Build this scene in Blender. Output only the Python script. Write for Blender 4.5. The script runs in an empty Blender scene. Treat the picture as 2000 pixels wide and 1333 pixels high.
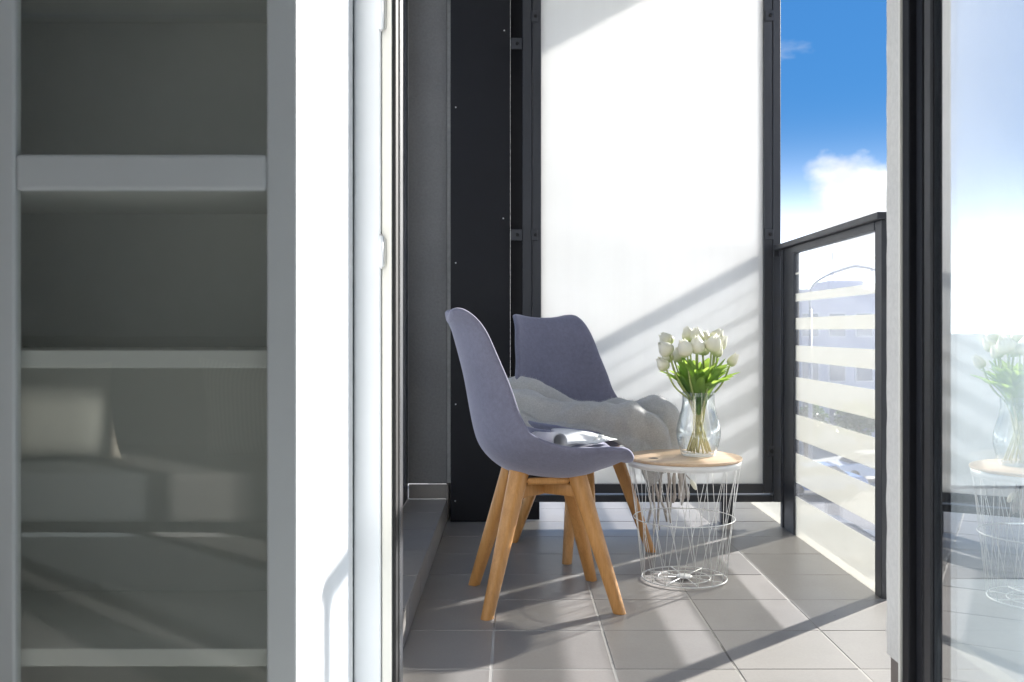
import bpy, bmesh, math, random
from mathutils import Vector, Matrix, noise as mnoise
R = math.radians
scene = bpy.context.scene
C = scene.collection

# ------------------------------------------------------------------ camera, sky, sun, exposure
EYE = 0.825
F = 1855.0                                   # focal length in pixels of the 2000 px wide photograph
cam_d = bpy.data.cameras.new('camera'); cam = bpy.data.objects.new('camera', cam_d); C.objects.link(cam)
cam_d.sensor_width = 36; cam_d.lens = F / 2000 * 36
cam_d.shift_y = -0.00975
cam_d.clip_start = 0.02; cam_d.clip_end = 6000
cam_d.dof.use_dof = True; cam_d.dof.focus_distance = 3.05; cam_d.dof.aperture_fstop = 7.0
cam.location = (0, 0, EYE); cam.rotation_euler = (R(90), 0, 0)
scene.camera = cam

SUN_TO = Vector((1.0, 0.9, 0.54)).normalized()
SUN_EL = math.asin(SUN_TO.z); SUN_AZ = math.atan2(SUN_TO.x, SUN_TO.y)

world = bpy.data.worlds.new('World'); scene.world = world; world.use_nodes = True
nt = world.node_tree; N = nt.nodes; L = nt.links
for n in list(N): N.remove(n)
def wn(t, **k):
    n = N.new(t)
    for a, v in k.items(): setattr(n, a, v)
    return n
def wmath(op, a, b=None, c=None, clamp=False):
    n = wn('ShaderNodeMath', operation=op, use_clamp=clamp)
    for i, v in enumerate((a, b, c)):
        if v is None: continue
        if isinstance(v, (int, float)): n.inputs[i].default_value = v
        else: L.new(v, n.inputs[i])
    return n.outputs[0]
def wmix(f, a, b):
    n = wn('ShaderNodeMix', data_type='RGBA')
    L.new(f, n.inputs[0])
    for s, v in ((6, a), (7, b)):
        if isinstance(v, tuple): n.inputs[s].default_value = v
        else: L.new(v, n.inputs[s])
    return n.outputs[2]
sky = wn('ShaderNodeTexSky', sky_type='NISHITA', sun_disc=False)
sky.sun_elevation = SUN_EL; sky.sun_rotation = SUN_AZ
sky.altitude = 600; sky.air_density = 1.0; sky.dust_density = 0.0; sky.ozone_density = 3.0
hsv = wn('ShaderNodeHueSaturation'); hsv.inputs['Saturation'].default_value = 1.35; hsv.inputs['Value'].default_value = 0.20
L.new(sky.outputs[0], hsv.inputs['Color'])
tc = wn('ShaderNodeTexCoord'); sep = wn('ShaderNodeSeparateXYZ'); L.new(tc.outputs['Generated'], sep.inputs[0])
el = wmath('MAXIMUM', sep.outputs[2], 0.0)
# pale horizon haze, the same all round
hz = wmath('POWER', wmath('SUBTRACT', 1.0, wmath('DIVIDE', el, 0.27, clamp=True), clamp=True), 4.2)
base = wmix(wmath('ADD', wmath('MULTIPLY', el, 0.0), 0.65), hsv.outputs[0], (.19, .67, 1.68, 1))      # even deep blue, the same at every bearing
col = wmix(wmath('MULTIPLY', hz, 0.96), base, (21.0, 21.6, 22.2, 1))
# clouds: one cumulus above the city and thin wisps everywhere
mp = wn('ShaderNodeMapping'); L.new(tc.outputs['Generated'], mp.inputs[0]); mp.inputs['Scale'].default_value = (1, 1, 1.7)
nz = wn('ShaderNodeTexNoise'); nz.inputs['Scale'].default_value = 13; nz.inputs['Detail'].default_value = 9; nz.inputs['Roughness'].default_value = .53
L.new(mp.outputs[0], nz.inputs['Vector'])
def blob(px, py, rad, flat):
    d = Vector(((px - 1000) / F, 1, (647 - py) / F)).normalized()
    v = wn('ShaderNodeVectorMath', operation='SUBTRACT'); L.new(tc.outputs['Generated'], v.inputs[0]); v.inputs[1].default_value = d
    s = wn('ShaderNodeVectorMath', operation='MULTIPLY'); L.new(v.outputs[0], s.inputs[0]); s.inputs[1].default_value = (1, 1, flat)
    l = wn('ShaderNodeVectorMath', operation='LENGTH'); L.new(s.outputs[0], l.inputs[0])
    return wmath('SUBTRACT', 1.0, wmath('DIVIDE', l.outputs['Value'], rad))
b1 = blob(1700, 425, .078, 1.15); b2 = blob(1640, 385, .036, 1.0)
bl = wmath('MAXIMUM', b1, b2)
cu = wmath('MULTIPLY', wmath('ADD', bl, wmath('MULTIPLY', wmath('SUBTRACT', nz.outputs[0], .5), 2.6)), 1.5, clamp=True)
mp2 = wn('ShaderNodeMapping'); L.new(tc.outputs['Generated'], mp2.inputs[0]); mp2.inputs['Scale'].default_value = (3, 3, 9); mp2.inputs['Location'].default_value = (.37, .1, .23)
nz2 = wn('ShaderNodeTexNoise'); nz2.inputs['Scale'].default_value = 1.7; nz2.inputs['Detail'].default_value = 8; nz2.inputs['Roughness'].default_value = .6
L.new(mp2.outputs[0], nz2.inputs['Vector'])
nz3 = wn('ShaderNodeTexNoise'); nz3.inputs['Scale'].default_value = 21; nz3.inputs['Detail'].default_value = 6; L.new(mp.outputs[0], nz3.inputs['Vector'])
wi = wmath('MULTIPLY', wmath('MULTIPLY', wmath('SUBTRACT', nz2.outputs[0], .57), 5.0, clamp=True), .5)
col = wmix(wi, col, (1.9, 2.0, 2.15, 1))
shade = wmix(wmath('MULTIPLY', wmath('SUBTRACT', nz3.outputs[0], .38), 3.5, clamp=True), (2.1, 2.18, 2.33, 1), (3.0, 3.0, 3.0, 1))
col = wmix(cu, col, shade)
bg = wn('ShaderNodeBackground'); bg.inputs['Strength'].default_value = 0.05; L.new(col, bg.inputs['Color'])
wo = wn('ShaderNodeOutputWorld'); L.new(bg.outputs[0], wo.inputs['Surface'])

sun_d = bpy.data.lights.new('sun', 'SUN'); sun_d.energy = 2.0; sun_d.angle = R(1.0); sun_d.color = (1, .955, .89)
sun = bpy.data.objects.new('sun', sun_d); C.objects.link(sun); sun.location = (8, 8, 8)
sun.rotation_euler = (-SUN_TO).to_track_quat('-Z', 'Y').to_euler()

vs = scene.view_settings
scene.display_settings.display_device = 'sRGB'
vs.view_transform = 'Standard'; vs.look = 'None'; vs.gamma = 1; vs.use_curve_mapping = False
vs.exposure = 3.22
cy = scene.cycles
cy.max_bounces = 14; cy.diffuse_bounces = 6; cy.glossy_bounces = 6; cy.transmission_bounces = 10; cy.transparent_max_bounces = 24
cy.use_denoising = True
cy.caustics_reflective = False; cy.caustics_refractive = False
cy.sample_clamp_indirect = 6

# ------------------------------------------------------------------ helpers
def P(px, py, y):                            # photograph pixel at depth y -> point
    return Vector(((px - 1000) * y / F, y, EYE + (647 - py) * y / F))
def X(px, y): return (px - 1000) * y / F
def Z(py, y): return EYE + (647 - py) * y / F

def tag(o, label=None, cat=None, group=None, kind=None):
    if label: o['label'] = label
    if cat: o['category'] = cat
    if group: o['group'] = group
    if kind: o['kind'] = kind
    return o
def thing(name, label, cat, loc=(0, 0, 0), rz=0, group=None):
    o = bpy.data.objects.new(name, None); C.objects.link(o); o.empty_display_size = .1
    o.location = loc; o.rotation_euler = (0, 0, rz)
    return tag(o, label, cat, group)
def mesh_obj(name, me, m, parent=None):
    if m is not None:
        me.materials.clear(); me.materials.append(m)
    o = bpy.data.objects.new(name, me); C.objects.link(o)
    if parent: o.parent = parent
    return o
def from_bm(name, bm, m, parent=None, smooth=False):
    bmesh.ops.recalc_face_normals(bm, faces=bm.faces)
    me = bpy.data.meshes.new(name); bm.to_mesh(me); bm.free()
    if smooth:
        for p in me.polygons: p.use_smooth = True
    return mesh_obj(name, me, m, parent)
def add_box(bm, x0, x1, y0, y1, z0, z1, bev=0, seg=2):
    r = bmesh.ops.create_cube(bm, size=1)
    vs_ = r['verts']
    for v in vs_:
        v.co = Vector((x0 + (v.co.x + .5) * (x1 - x0), y0 + (v.co.y + .5) * (y1 - y0), z0 + (v.co.z + .5) * (z1 - z0)))
    if bev:
        es = list({e for v in vs_ for e in v.link_edges})
        bmesh.ops.bevel(bm, geom=es, offset=bev, segments=seg, affect='EDGES', profile=.5)
def box(name, m, x0, x1, y0, y1, z0, z1, parent=None, bev=0, seg=2):
    bm = bmesh.new(); add_box(bm, x0, x1, y0, y1, z0, z1, bev, seg)
    return from_bm(name, bm, m, parent)
def frame_of(d):
    d = d.normalized(); a = Vector((0, 0, 1)) if abs(d.z) < .95 else Vector((1, 0, 0))
    s = d.cross(a).normalized(); return s, d.cross(s).normalized()
def add_tube(bm, pts, r, n=8, closed=False, cap=True):
    pts = [Vector(p) for p in pts]; rs = r if isinstance(r, (list, tuple)) else [r] * len(pts)
    rings = []; m = len(pts); prev = None
    for i, p in enumerate(pts):
        if closed: d = pts[(i + 1) % m] - pts[i - 1]
        else: d = pts[min(i + 1, m - 1)] - pts[max(i - 1, 0)]
        d.normalize()
        if prev is None: s, t = frame_of(d)
        else:
            s = (prev - d * prev.dot(d)).normalized(); t = d.cross(s)
        prev = s
        rings.append([bm.verts.new(p + rs[i] * (math.cos(2 * math.pi * k / n) * s + math.sin(2 * math.pi * k / n) * t)) for k in range(n)])
    for i in range(m if closed else m - 1):
        a, b = rings[i], rings[(i + 1) % m]
        for k in range(n): bm.faces.new((a[k], a[(k + 1) % n], b[(k + 1) % n], b[k]))
    if cap and not closed:
        bm.faces.new(rings[0][::-1]); bm.faces.new(rings[-1])
def tube(name, m, pts, r, n=8, parent=None, closed=False):
    bm = bmesh.new(); add_tube(bm, pts, r, n, closed); return from_bm(name, bm, m, parent, True)
def add_lathe(bm, prof, n=48, c=(0, 0, 0), closed=False):
    rings = []
    for r, z in prof:
        if r < 1e-6: rings.append([bm.verts.new((c[0], c[1], c[2] + z))])
        else: rings.append([bm.verts.new((c[0] + r * math.cos(2 * math.pi * k / n), c[1] + r * math.sin(2 * math.pi * k / n), c[2] + z)) for k in range(n)])
    q = list(zip(rings, rings[1:]))
    if closed: q.append((rings[-1], rings[0]))
    for a, b in q:
        for k in range(n):
            k2 = (k + 1) % n
            if len(a) == 1 and len(b) == 1: continue
            if len(a) == 1: bm.faces.new((a[0], b[k2], b[k]))
            elif len(b) == 1: bm.faces.new((a[k], a[k2], b[0]))
            else: bm.faces.new((a[k], a[k2], b[k2], b[k]))
def lathe(name, m, prof, parent=None, n=48, c=(0, 0, 0), closed=False):
    bm = bmesh.new(); add_lathe(bm, prof, n, c, closed); return from_bm(name, bm, m, parent, True)
def add_grid(bm, rows):
    vv = [[bm.verts.new(p) for p in r] for r in rows]
    for i in range(len(vv) - 1):
        for j in range(len(vv[0]) - 1):
            bm.faces.new((vv[i][j], vv[i][j + 1], vv[i + 1][j + 1], vv[i + 1][j]))
    return vv
def smooth_angle(o, a=40):
    me = o.data
    for p in me.polygons: p.use_smooth = True
    bm = bmesh.new(); bm.from_mesh(me)
    for e in bm.edges:
        if len(e.link_faces) == 2 and e.calc_face_angle(0) > R(a): e.smooth = False
    bm.to_mesh(me); bm.free(); return o
def catmull(pts, n):
    pts = [Vector(p) for p in pts]; out = []; m = len(pts) - 1
    for i in range(n):
        t = i / (n - 1) * m; k = min(int(t), m - 1); u = t - k
        a, b, c, d = pts[max(k - 1, 0)], pts[k], pts[k + 1], pts[min(k + 2, m)]
        out.append(.5 * ((2 * b) + (c - a) * u + (2 * a - 5 * b + 4 * c - d) * u * u + (3 * b - a - 3 * c + d) * u ** 3))
    return out
def interp(xs, ys, x):
    if x <= xs[0]: return ys[0]
    for i in range(len(xs) - 1):
        if x <= xs[i + 1]:
            t = (x - xs[i]) / (xs[i + 1] - xs[i]); t = t * t * (3 - 2 * t) * .5 + t * .5
            return ys[i] + (ys[i + 1] - ys[i]) * t
    return ys[-1]

# ------------------------------------------------------------------ materials
class MT:
    def __init__(s, name):
        s.m = bpy.data.materials.new(name); s.m.use_nodes = True
        s.t = s.m.node_tree; s.n = s.t.nodes; s.l = s.t.links
        for x in list(s.n): s.n.remove(x)
        s.out = s.n.new('ShaderNodeOutputMaterial')
    def add(s, t, **k):
        x = s.n.new(t)
        for a, v in k.items(): setattr(x, a, v)
        return x
    def put(s, sock, v):
        if isinstance(v, (int, float, tuple)): sock.default_value = v
        else: s.l.new(v, sock)
    def obj(s): return s.add('ShaderNodeTexCoord').outputs['Object']
    def noise(s, scale, detail=4, rough=.55, vec=None, stretch=None):
        v = vec if vec is not None else s.obj()
        if stretch:
            mp = s.add('ShaderNodeMapping'); mp.inputs['Scale'].default_value = stretch; s.l.new(v, mp.inputs[0]); v = mp.outputs[0]
        x = s.add('ShaderNodeTexNoise'); x.inputs['Scale'].default_value = scale; x.inputs['Detail'].default_value = detail; x.inputs['Roughness'].default_value = rough
        s.l.new(v, x.inputs['Vector']); return x.outputs[0]
    def ramp(s, f, stops):
        x = s.add('ShaderNodeValToRGB'); s.l.new(f, x.inputs[0]); e = x.color_ramp.elements
        while len(e) < len(stops): e.new(.5)
        for i, (p, c) in enumerate(stops):
            e[i].position = p; e[i].color = c if len(c) == 4 else (*c, 1)
        return x.outputs[0]
    def mix(s, f, a, b, blend='MIX'):
        x = s.add('ShaderNodeMix', data_type='RGBA', blend_type=blend)
        s.put(x.inputs[0], f); s.put(x.inputs[6], a if not isinstance(a, tuple) or len(a) == 4 else (*a, 1)); s.put(x.inputs[7], b if not isinstance(b, tuple) or len(b) == 4 else (*b, 1))
        return x.outputs[2]
    def math(s, op, a, b=0.0, clamp=False):
        x = s.add('ShaderNodeMath', operation=op, use_clamp=clamp); s.put(x.inputs[0], a); s.put(x.inputs[1], b); return x.outputs[0]
    def bump(s, h, strength=.3, dist=.002):
        x = s.add('ShaderNodeBump'); x.inputs['Strength'].default_value = strength; x.inputs['Distance'].default_value = dist
        s.l.new(h, x.inputs['Height']); return x.outputs[0]
    def principled(s, col, rough=.5, metal=0.0, spec=.5, normal=None, **k):
        x = s.add('ShaderNodeBsdfPrincipled')
        s.put(x.inputs['Base Color'], col if not isinstance(col, tuple) or len(col) == 4 else (*col, 1))
        s.put(x.inputs['Roughness'], rough); s.put(x.inputs['Metallic'], metal); s.put(x.inputs['Specular IOR Level'], spec)
        if normal is not None: s.l.new(normal, x.inputs['Normal'])
        for a, v in k.items(): s.put(x.inputs[a], v)
        return x.outputs[0]
    def done(s, sh): s.l.new(sh, s.out.inputs['Surface']); return s.m
def simple(name, col, rough=.5, metal=0., spec=.5, var=.06, scale=6, bump=0., bscale=300):
    t = MT(name)
    f = t.noise(scale, 5)
    a = tuple(max(0, c * (1 - var)) for c in col); b = tuple(min(1, c * (1 + var)) for c in col)
    c = t.ramp(f, [(.3, a), (.7, b)])
    nrm = t.bump(t.noise(bscale, 3), bump, .001) if bump else None
    rr = t.math('ADD', t.math('MULTIPLY', t.noise(scale * 3, 4), .12), rough - .06, True)
    return t.done(t.principled(c, rr, metal, spec, nrm))
def glass_mat(name, refl=.04, tint=(1, 1, 1), edge=None, veil=0.0, veil_col=(.9, .92, .96), ior=1.5, boost=1.0):
    t = MT(name)
    tr = t.add('ShaderNodeBsdfTransparent'); tr.inputs[0].default_value = (*tint, 1)
    if edge:
        lw = t.add('ShaderNodeLayerWeight'); lw.inputs[0].default_value = .35
        t.l.new(t.mix(t.math('POWER', lw.outputs['Facing'], 2.2), tint, edge), tr.inputs[0])
    gl = t.add('ShaderNodeBsdfGlossy'); gl.inputs['Roughness'].default_value = .0; gl.inputs['Color'].default_value = (1, 1, 1, 1)
    fc = t.add('ShaderNodeLayerWeight'); fc.inputs[0].default_value = .5        # Schlick's curve, alike on both faces
    r0 = ((ior - 1) / (ior + 1)) ** 2
    f5 = t.math('ADD', t.math('MULTIPLY', t.math('POWER', fc.outputs['Facing'], 5.0), 1 - r0), r0)
    f = t.math('ADD', t.math('MULTIPLY', f5, boost), refl, True)
    mx = t.add('ShaderNodeMixShader'); t.l.new(f, mx.inputs[0]); t.l.new(tr.outputs[0], mx.inputs[1]); t.l.new(gl.outputs[0], mx.inputs[2])
    sh = mx.outputs[0]
    if veil:
        d = t.add('ShaderNodeBsdfTranslucent'); d.inputs[0].default_value = (*veil_col, 1)
        m2 = t.add('ShaderNodeMixShader'); m2.inputs[0].default_value = veil; t.l.new(sh, m2.inputs[1]); t.l.new(d.outputs[0], m2.inputs[2]); sh = m2.outputs[0]
    return t.done(sh)
def film_mat(name, col, transp, transl, rough=.3):
    t = MT(name)
    c = t.mix(t.noise(5, 5), tuple(x * .96 for x in col), col)
    p = t.principled(c, rough, 0, .4)
    tl = t.add('ShaderNodeBsdfTranslucent'); t.l.new(c, tl.inputs[0])
    m1 = t.add('ShaderNodeMixShader'); m1.inputs[0].default_value = transl; t.l.new(p, m1.inputs[1]); t.l.new(tl.outputs[0], m1.inputs[2])
    if not transp: return t.done(m1.outputs[0])
    tr = t.add('ShaderNodeBsdfTransparent'); tr.inputs[0].default_value = (*col, 1)
    m2 = t.add('ShaderNodeMixShader'); m2.inputs[0].default_value = transp; t.l.new(m1.outputs[0], m2.inputs[1]); t.l.new(tr.outputs[0], m2.inputs[2])
    return t.done(m2.outputs[0])

M = {}
def tile_mat():
    t = MT('tile_ceramic')
    oi = t.add('ShaderNodeObjectInfo').outputs['Random']
    geo = t.add('ShaderNodeNewGeometry').outputs['Position']
    base = t.ramp(t.noise(2.2, 6, .6, geo), [(.3, (.262, .246, .236)), (.7, (.300, .284, .272))])
    base = t.mix(t.math('MULTIPLY', oi, .65), base, (.315, .292, .276))
    base = t.mix(.35, base, t.ramp(t.noise(1.1, 6, .7, geo), [(.35, (.215, .20, .19)), (.65, (.33, .31, .295))]))
    base = t.mix(1.0, base, t.ramp(oi, [(0.0, (.80, .80, .80)), (1.0, (1.0, .99, .98))]), 'MULTIPLY')
    fine = t.noise(140, 4, .6, geo)
    base = t.mix(.25, base, t.ramp(fine, [(.3, (.22, .206, .197)), (.7, (.34, .32, .306))]))
    spots = t.math('GREATER_THAN', t.noise(26, 2, .5, geo), .755)
    base = t.mix(t.math('MULTIPLY', spots, .45), base, (.13, .12, .115))
    rough = t.math('ADD', t.math('MULTIPLY', t.noise(4, 5, .6, geo), .22), .27)
    return t.done(t.principled(base, rough, 0, .5, t.bump(t.noise(60, 4, .6, geo), .10, .0015)))
M['tile'] = tile_mat()
def grout_mat():
    t = MT('grout')
    geo = t.add('ShaderNodeNewGeometry').outputs['Position']
    c = t.ramp(t.noise(3.1, 5, .65, geo), [(.34, (.14, .13, .12)), (.44, (.35, .335, .315)), (.8, (.44, .42, .40))])
    return t.done(t.principled(c, .85, 0, .2))
M['grout'] = grout_mat()
def stucco_mat(name, a, b, bs=.55, sc=95):
    t = MT(name)
    geo = t.add('ShaderNodeNewGeometry').outputs['Position']
    h = t.noise(sc, 5, .65, geo)
    c = t.ramp(t.noise(3, 5, .6, geo), [(.3, a), (.7, b)])
    c = t.mix(.3, c, t.ramp(h, [(.3, tuple(x * .8 for x in a)), (.7, tuple(x * 1.2 for x in b))]))
    return t.done(t.principled(c, .88, 0, .25, t.bump(h, bs, .004)))
M['stucco_dark'] = stucco_mat('stucco_dark', (.155, .154, .158), (.20, .199, .203))
M['stucco_pale'] = stucco_mat('stucco_pale', (.68, .66, .63), (.75, .73, .70), .25, 70)
M['wall_white'] = stucco_mat('wall_white', (.82, .83, .84), (.86, .865, .87), .06, 60)
M['white_lacquer'] = simple('white_lacquer', (.84, .86, .87), .38, 0, .5, .02, 3)
M['cabinet_inside'] = simple('cabinet_inside', (.90, .905, .875), .5, 0, .4, .02, 3)
M['white_plastic'] = simple('white_plastic', (.84, .87, .90), .32, 0, .5, .015, 5)
M['seal_mid'] = simple('grey_seal', (.30, .30, .31), .5, 0, .4, .04, 20)
M['cream_plastic'] = simple('cream_plastic', (.80, .78, .72), .35, 0, .5, .02, 5)
def alu_mat(name, a, rough=.42, spec=.55):
    t = MT(name)
    geo = t.add('ShaderNodeNewGeometry').outputs['Position']
    n = t.noise(9, 6, .6, geo); f = t.noise(420, 3, .5, geo)
    c = t.mix(t.math('MULTIPLY', f, .35), t.ramp(n, [(.3, tuple(x * .88 for x in a)), (.7, tuple(x * 1.12 for x in a))]), tuple(x * 1.5 for x in a))
    return t.done(t.principled(c, t.math('ADD', t.math('MULTIPLY', n, .15), rough - .07), .0, spec, t.bump(f, .08, .0006)))
M['anthracite'] = alu_mat('anthracite_powder_coat', (.028, .030, .037))
M['anthracite_sheet'] = alu_mat('anthracite_sheet', (.009, .0095, .013), .55, .28)
M['black_gasket'] = simple('black_gasket', (.012, .012, .013), .55, 0, .3)
M['aluminium'] = simple('aluminium', (.72, .72, .73), .28, .9, .5, .04, 30)
M['steel_screw'] = simple('steel_screw', (.75, .75, .75), .3, 1., .5)
M['film'] = film_mat('cream_window_film', (.88, .87, .825), .68, .28, .35)
def screen_mat():
    t = MT('frosted_screen_panel')
    n = t.noise(1.0, 6, .6, None, (22, 1, .35)); d = t.noise(2.3, 6, .65)
    c = t.mix(.5, t.ramp(n, [(.3, (.905, .905, .90)), (.7, (.95, .955, .95))]), t.ramp(d, [(.3, (.885, .885, .875)), (.7, (.95, .95, .945))]))
    p = t.principled(c, t.math('ADD', t.math('MULTIPLY', d, .2), .25), 0, .4)
    tl = t.add('ShaderNodeBsdfTranslucent'); t.l.new(c, tl.inputs[0])
    m1 = t.add('ShaderNodeMixShader'); m1.inputs[0].default_value = .30; t.l.new(p, m1.inputs[1]); t.l.new(tl.outputs[0], m1.inputs[2])
    return t.done(m1.outputs[0])
M['screen'] = screen_mat()
M['rail_glass'] = glass_mat('railing_glass', .01, (.94, .955, .975), None, .03)
M['clear_glass'] = glass_mat('clear_glass', .0, (.97, .985, .98))
M['cabinet_glass'] = glass_mat('cabinet_glass', .0, (.98, .985, .97), None, 0, ior=1.5, boost=.9)
M['mirror_glass'] = glass_mat('coated_door_glass', .09, (.80, .90, .98), None, 0, ior=1.5, boost=1.0)
M['vase_glass'] = glass_mat('vase_glass', .03, (.975, .985, .985), (.30, .36, .38), 0, ior=1.5, boost=1.0)
def velvet_mat():
    t = MT('lavender_velvet')
    f = t.noise(520, 3, .6); g = t.noise(7, 5, .6)
    c = t.ramp(g, [(.3, (.132, .13, .180)), (.7, (.178, .176, .238))])
    c = t.mix(.3, c, t.ramp(t.noise(70, 5, .7), [(.35, (.12, .12, .165)), (.65, (.25, .248, .33))]))
    c = t.mix(.25, c, t.ramp(f, [(.35, (.13, .13, .18)), (.65, (.24, .24, .32))]))
    return t.done(t.principled(c, .86, 0, .2, t.bump(f, .25, .0012), **{'Sheen Weight': .55, 'Sheen Roughness': .42, 'Sheen Tint': (.80, .80, .95, 1)}))
M['velvet'] = velvet_mat()
def wood_mat(name, a, b, c, stretch, rough=.42, scale=7):
    t = MT(name)
    n = t.noise(scale, 6, .6, None, stretch)
    f = t.noise(scale * 5, 4, .6, None, stretch)
    w = t.ramp(n, [(.28, a), (.52, b), (.74, c)])
    w = t.mix(.22, w, t.ramp(f, [(.35, tuple(x * .7 for x in a)), (.65, c)]))
    return t.done(t.principled(w, rough, 0, .45, t.bump(f, .08, .001)))
M['leg_wood'] = wood_mat('beech_leg', (.46, .215, .062), (.56, .275, .088), (.64, .335, .12), (9, 9, .8))
M['top_wood'] = wood_mat('oak_veneer', (.56, .38, .23), (.66, .47, .31), (.74, .56, .40), (1.2, 9, 9), .4, 6)
M['table_white'] = simple('white_wire_coating', (.80, .80, .79), .35, 0, .5, .02)
def throw_mat():
    t = MT('grey_wool')
    f = t.noise(650, 3, .7); g = t.noise(16, 6, .65)
    h = t.noise(60, 4, .7)
    c = t.ramp(g, [(.3, (.36, .345, .33)), (.7, (.50, .48, .46))])
    c = t.mix(.55, c, t.ramp(t.noise(230, 5, .75), [(.36, (.30, .29, .28)), (.64, (.70, .68, .66))]))
    c = t.mix(.3, c, t.ramp(f, [(.3, (.30, .29, .28)), (.7, (.68, .665, .645))]))
    hh = t.math('ADD', t.math('MULTIPLY', f, .6), h)
    return t.done(t.principled(c, .95, 0, .1, t.bump(hh, .6, .004), **{'Sheen Weight': .45, 'Sheen Roughness': .6}))
M['throw'] = throw_mat()
M['fringe'] = simple('wool_fringe', (.52, .47, .43), .95, 0, .1, .15, 60, .4, 400)
M['paper'] = simple('magazine_paper', (.76, .76, .765), .4, 0, .4, .05, 30)
def petal_mat():
    t = MT('tulip_petal')
    z = t.add('ShaderNodeSeparateXYZ'); t.l.new(t.obj(), z.inputs[0])
    c = t.ramp(t.math('DIVIDE', z.outputs[2], .055), [(0.0, (.52, .60, .24)), (.30, (.84, .82, .62)), (.75, (.90, .885, .79))])
    c = t.mix(.15, c, t.ramp(t.noise(90, 4, .6, None, (3, 3, .5)), [(.3, (.75, .72, .55)), (.7, (.92, .91, .85))]))
    p = t.principled(c, .55, 0, .3)
    tl = t.add('ShaderNodeBsdfTranslucent'); t.l.new(c, tl.inputs[0])
    m = t.add('ShaderNodeMixShader'); m.inputs[0].default_value = .3; t.l.new(p, m.inputs[1]); t.l.new(tl.outputs[0], m.inputs[2])
    return t.done(m.outputs[0])
M['petal'] = petal_mat()
def leaf_mat(name, a, b, trans, tw=.45):
    t = MT(name)
    oi = t.add('ShaderNodeObjectInfo').outputs['Random']
    c = t.mix(oi, a, b)
    c = t.mix(.3, c, t.ramp(t.noise(50, 4, .6, None, (1, 1, .15)), [(.3, tuple(x * .6 for x in a)), (.7, tuple(min(1, x * 1.3) for x in b))]))
    p = t.principled(c, .42, 0, .4)
    tl = t.add('ShaderNodeBsdfTranslucent'); tl.inputs[0].default_value = (*trans, 1)
    m = t.add('ShaderNodeMixShader'); m.inputs[0].default_value = tw; t.l.new(p, m.inputs[1]); t.l.new(tl.outputs[0], m.inputs[2])
    return t.done(m.outputs[0])
M['leaf'] = leaf_mat('tulip_leaf', (.075, .18, .055), (.24, .40, .085), (.46, .64, .11))
M['stem'] = simple('tulip_stem', (.34, .40, .14), .5, 0, .4, .2, 20)
M['stem_low'] = simple('tulip_stem_pale', (.56, .52, .24), .5, 0, .4, .15, 20)

# ------------------------------------------------------------------ the balcony floor, step and upper slab
XR = 1.148                                   # railing plane
floor = thing('balcony_floor', 'grey square ceramic tiles of the balcony floor', None); floor['kind'] = 'structure'; del floor['label']
box('grout_bed', M['grout'], -.45, 1.19, 2.02, 7.2, -.25, -.0010, floor)
TP = .2995
tile_me = None
def tile_mesh(w, d, h=.009):
    bm = bmesh.new(); add_box(bm, -w / 2, w / 2, -d / 2, d / 2, -h, 0, .0014, 1)
    me = bpy.data.meshes.new('tile'); bmesh.ops.recalc_face_normals(bm, faces=bm.faces); bm.to_mesh(me); bm.free(); me.materials.append(M['tile']); return me
full_tile = tile_mesh(TP - .0046, TP - .0046)
rng = random.Random(4)
def put(me, name, loc, parent, rot=(0, 0, 0)):
    o = bpy.data.objects.new(name, me); C.objects.link(o); o.parent = parent; o.location = loc; o.rotation_euler = rot; return o
for j in range(-1, 16):
    y = 2.316 + TP * (j + .5)
    if y - TP / 2 < 2.0: continue
    for i in range(4):
        put(full_tile, 'tile', (-.05 + TP * (i + .5), y, rng.uniform(-.0005, .0003)), floor, (rng.uniform(-.0015, .0015), rng.uniform(-.0015, .0015), 0))
left_tile = tile_mesh(.23 - .003, TP - .0042)
for j in range(-1, 6):
    y = 2.316 + TP * (j + .5)
    put(left_tile, 'tile', (-.1665, y, rng.uniform(-.0005, .0003)), floor)
near_row = tile_mesh(TP - .0042, .29)
SY0, SY1, SX0, SX1, SZ = 2.02, 4.125, -.45, -.281, .096
step = thing('threshold_step', None, None); step['kind'] = 'structure'
box('step_core', M['grout'], SX0, SX1 - .008, SY0, SY1, -.002, SZ - .006, step)
ys = [2.02, 2.163, 2.495, 2.829, 3.16, 3.485, 3.81, 4.125]
for a, b in zip(ys, ys[1:]):
    box('tread_tile', M['tile'], SX0, SX1, a + .0015, b - .0015, SZ - .009, SZ + rng.uniform(-.0004, .0004), step, .0015, 1)
ys = [2.02, 2.316, 2.616, 2.915, 3.215, 3.514, 3.814, 4.125]
for a, b in zip(ys, ys[1:]):
    box('riser_tile', M['tile'], SX1 - .0085, SX1 - .0005, a + .0016, b - .0016, .001, SZ - .0105, step, .001, 1)
ceil = box('balcony_ceiling', M['stucco_pale'], -.45, 1.15, 2.104, 7.2, 2.562, 2.80); tag(ceil, kind='structure')

# ------------------------------------------------------------------ rear pier, dark metal panel, side facade
pier = thing('wall_pier', 'dark grey textured plaster pier behind the tiled step', 'wall', (0, 0, 0))
box('plaster', M['stucco_dark'], -.75, -.2815, 4.125, 4.60, SZ + .066, 2.558, pier, .004, 2)
box('plaster_edge', stucco_mat('lit_plaster_edge', (.22, .22, .215), (.36, .355, .35), .5, 40), -.2812, -.2658, 4.1215, 4.60, SZ + .07, 2.558, pier)  # paler strip: light on the pier's side face put into the colour
box('skirting_tile', M['tile'], -.448, -.2868, 4.1225, 4.126, SZ + .001, SZ + .064, pier, .001, 1)
box('skirting_tile', M['tile'], -.2865, -.2755, 4.118, 4.5, .002, SZ + .064, pier, .001, 1)

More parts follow.
